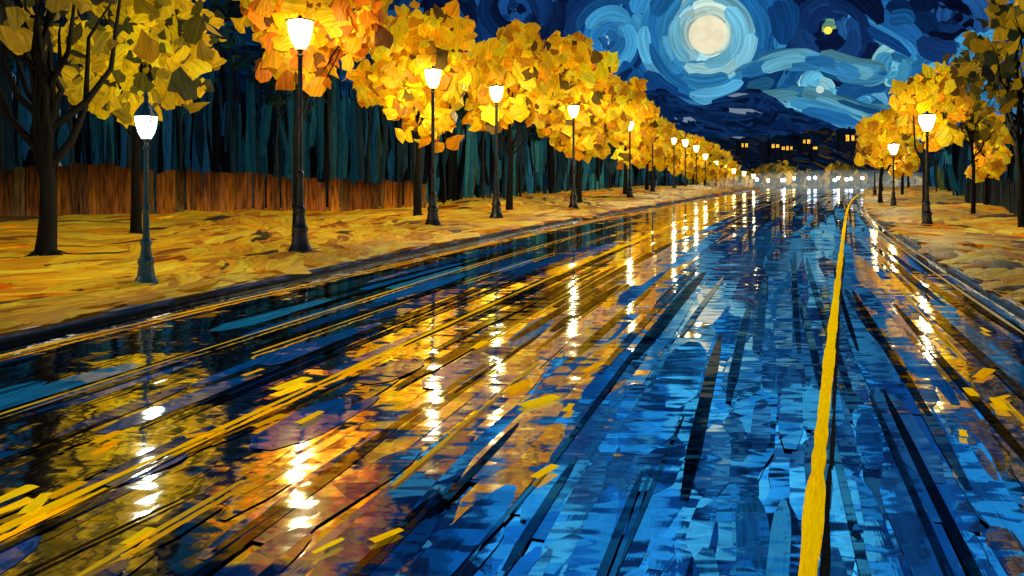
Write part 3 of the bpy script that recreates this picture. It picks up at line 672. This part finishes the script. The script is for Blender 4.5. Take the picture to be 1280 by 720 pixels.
def sky_layer(n,x0,x1,y0,y1,L,Wd,R0,ring=False):
    K=9; C=np.zeros((n,K,2)); W=np.zeros(n); c=np.zeros((n,3)); 
    kk=np.linspace(-.5,.5,K)
    for i in range(n):
        x=rng.uniform(x0,x1); y=rng.uniform(y0,y1)
        dx=x-SWx; dy=y-SWy; r=np.hypot(dx,dy); q=r/SWr; j=int(np.argmin(q)); l=L*rng.uniform(.5,1.5)
        ty=SW[j][3]
        if q[j]<1.0:
            rr=max(r[j],5); a=math.atan2(dy[j],dx[j]); da=min(l/rr,2.0)
            aa=a+kk*da; ra=rr*(1+kk*da*(.04 if ty=='moon' else .15))
            C[i,:,0]=SWx[j]+ra*np.cos(aa); C[i,:,1]=SWy[j]+ra*np.sin(aa)
            if ty=='star' and rr<9: p=[(150,180,110),(90,140,120)]
            elif ty=='pale' and rr>32: p=[(44,118,172),(24,88,146),(96,166,194)]
            elif ring and rng.random()<.62: p=[ringcol(ty,rr,int(rr/10))]
            else: p=P_.get(ty) or [ringcol(ty,rr+rng.normal(0,10),0)]
            W[i]=Wd*(.7 if rr<30 else 1)
        else:
            an=0.45*math.sin(x*.012+y*.02)+.3*math.sin(y*.03)
            C[i,:,0]=x+kk*l*math.cos(an); C[i,:,1]=y+kk*l*math.sin(an)+10*np.sin(kk*3+x*.02)
            p=P_['back'] if y>-120 else P_['sky']; W[i]=Wd
        cc=lin(p[rng.integers(len(p))])*rng.uniform(.75,1.25)
        if y>-120: f_=np.clip((x-360)/300,0.12,1)
        else: f_=np.clip((x-250)/550,0.06,1)*1.4
        c[i]=cc*f_
    W*=rng.uniform(.5,1.5,n)
    return finish(C,W,c,R0)
def finish(C,W,c,R0):
    n,K,_=C.shape
    Rr=R0-rng.random(n)*14
    D=sky_dir(C[...,0],C[...,1])
    P=D*Rr[:,None,None]+np.array([0,0,2])
    T=np.gradient(P,axis=1); T/=np.linalg.norm(T,axis=2,keepdims=True)+1e-9
    S=np.cross(T,D); 
    Wm=(W*Rr/1000)[:,None]*wprof(K)[None]/np.maximum(D[...,1],.4)
    return ribbon_arrays(P,S,-D,Wm,c,.05)
def cloud_band(n,x0,x1,fy,thick,cols,R0):
    K=9;kk=np.linspace(-.5,.5,K); x=rng.uniform(x0,x1,n); L=rng.uniform(30,90,n); o=rng.normal(0,1,n)*thick*.45
    X=x[:,None]+kk*L[:,None]; Y=fy(X)+o[:,None]+kk*rng.normal(0,4,n)[:,None]
    A=np.clip(1-np.abs(o)/thick,0,1)[:,None]
    c=pal(cols,n,None,.15)*(.45+.65*A)
    return finish(np.stack([X,Y],-1),rng.uniform(8,17,n),c,R0)
PC=[(96,172,198),(60,142,188),(48,126,178),(34,106,162)]
parts=[sky_layer(3600,-900,2200,-1400,60,200,62,700),sky_layer(2600,150,1400,-120,235,90,24,660),sky_layer(2300,420,1330,-70,215,74,17,640,True),
 cloud_band(60,960,1080,lambda X:84-10*np.sin((X-950)/30.),8,PC,622),
 cloud_band(240,880,1280,lambda X:146-12*np.sin((X-930)/38.),20,PC+[(28,94,150)],622)]
v,f,c,s,_=cat(parts)
add_obj('sky',mesh_np('sky',v,f,sky_mat(),c,s),kind='structure',label='night sky of swirling blue brush strokes',category='sky')
m_moon=emis('moon_glow',(250,240,205),.95,0,.12,.12); m_star=emis('star_glow',(240,225,80),1.2,0,.1,1)
def ball(name,px,py,R,r,mat,label,cat_):
    V,F=lathe([(r*math.sin(a),-r*math.cos(a)) for a in np.linspace(.02,math.pi-.02,18)],32)
    d=sky_dir(np.array(float(px)),np.array(float(py)))*R
    return add_obj(name,mesh_np(name,V,F,mat,smooth=True),loc=(float(d[0]),float(d[1]),float(d[2])+2),label=label,category=cat_)
ball('moon',885,43,590,13.2,m_moon,'full cream moon ringed by blue swirls','moon')
ball('star',1035,38,590,2.6,m_star,'small yellow star inside dark blue swirl','star')
ball('star',1025,112,590,2.6,emis('star_pale',(200,225,220),1.0,0,.2,1),'pale star inside cyan swirl','star')

# mist bank at the road end; its lamp-lit haze is put in as emission
m,nt,out=newmat('glowing_mist'); e=N(nt,'ShaderNodeEmission'); e.inputs['Color'].default_value=(.34,.46,.5,1); e.inputs['Strength'].default_value=.008
nt.links.new(e.outputs[0],out.inputs['Volume'])
V,F=lathe([(math.sin(a),-math.cos(a)) for a in np.linspace(.02,math.pi-.02,14)],24)
V=[(x*24,y*26,z*3.8) for x,y,z in V]
add_obj('mist',mesh_np('mist',V,F,m,smooth=True),loc=(50,120,-1.4),kind='stuff',label='pale blue self-glowing mist where the road ends',category='mist')

# ---------------------------------------------------------------- world, moonlight, camera
w=bpy.data.worlds.new('World'); scene.world=w; w.use_nodes=True; nt=w.node_tree; bg=nt.nodes['Background']
sk=nt.nodes.new('ShaderNodeTexSky'); sk.sky_type='NISHITA'; sk.sun_disc=False; sk.sun_elevation=math.radians(9.5); sk.sun_rotation=math.radians(13.8)
vm=nt.nodes.new('ShaderNodeVectorMath'); vm.operation='MULTIPLY'; vm.inputs[1].default_value=(.25,.5,1.0)
nt.links.new(sk.outputs[0],vm.inputs[0]); nt.links.new(vm.outputs[0],bg.inputs['Color']); bg.inputs['Strength'].default_value=0.05
sl=bpy.data.lights.new('moonlight','SUN'); sl.energy=.35; sl.color=(.6,.8,1); sl.angle=math.radians(.5)
so=bpy.data.objects.new('moonlight',sl); COL.objects.link(so)
d=Vector((.245,1,.172)); so.rotation_euler=d.to_track_quat('Z','Y').to_euler()
cam=bpy.data.cameras.new('camera'); cam.sensor_width=36; cam.lens=36*1000/1280; cam.shift_y=-(360-215)/1280; cam.clip_end=3000; cam.clip_start=.1
co=bpy.data.objects.new('camera',cam); COL.objects.link(co); co.location=(0,0,2); co.rotation_euler=(math.radians(90),0,0)
scene.camera=co
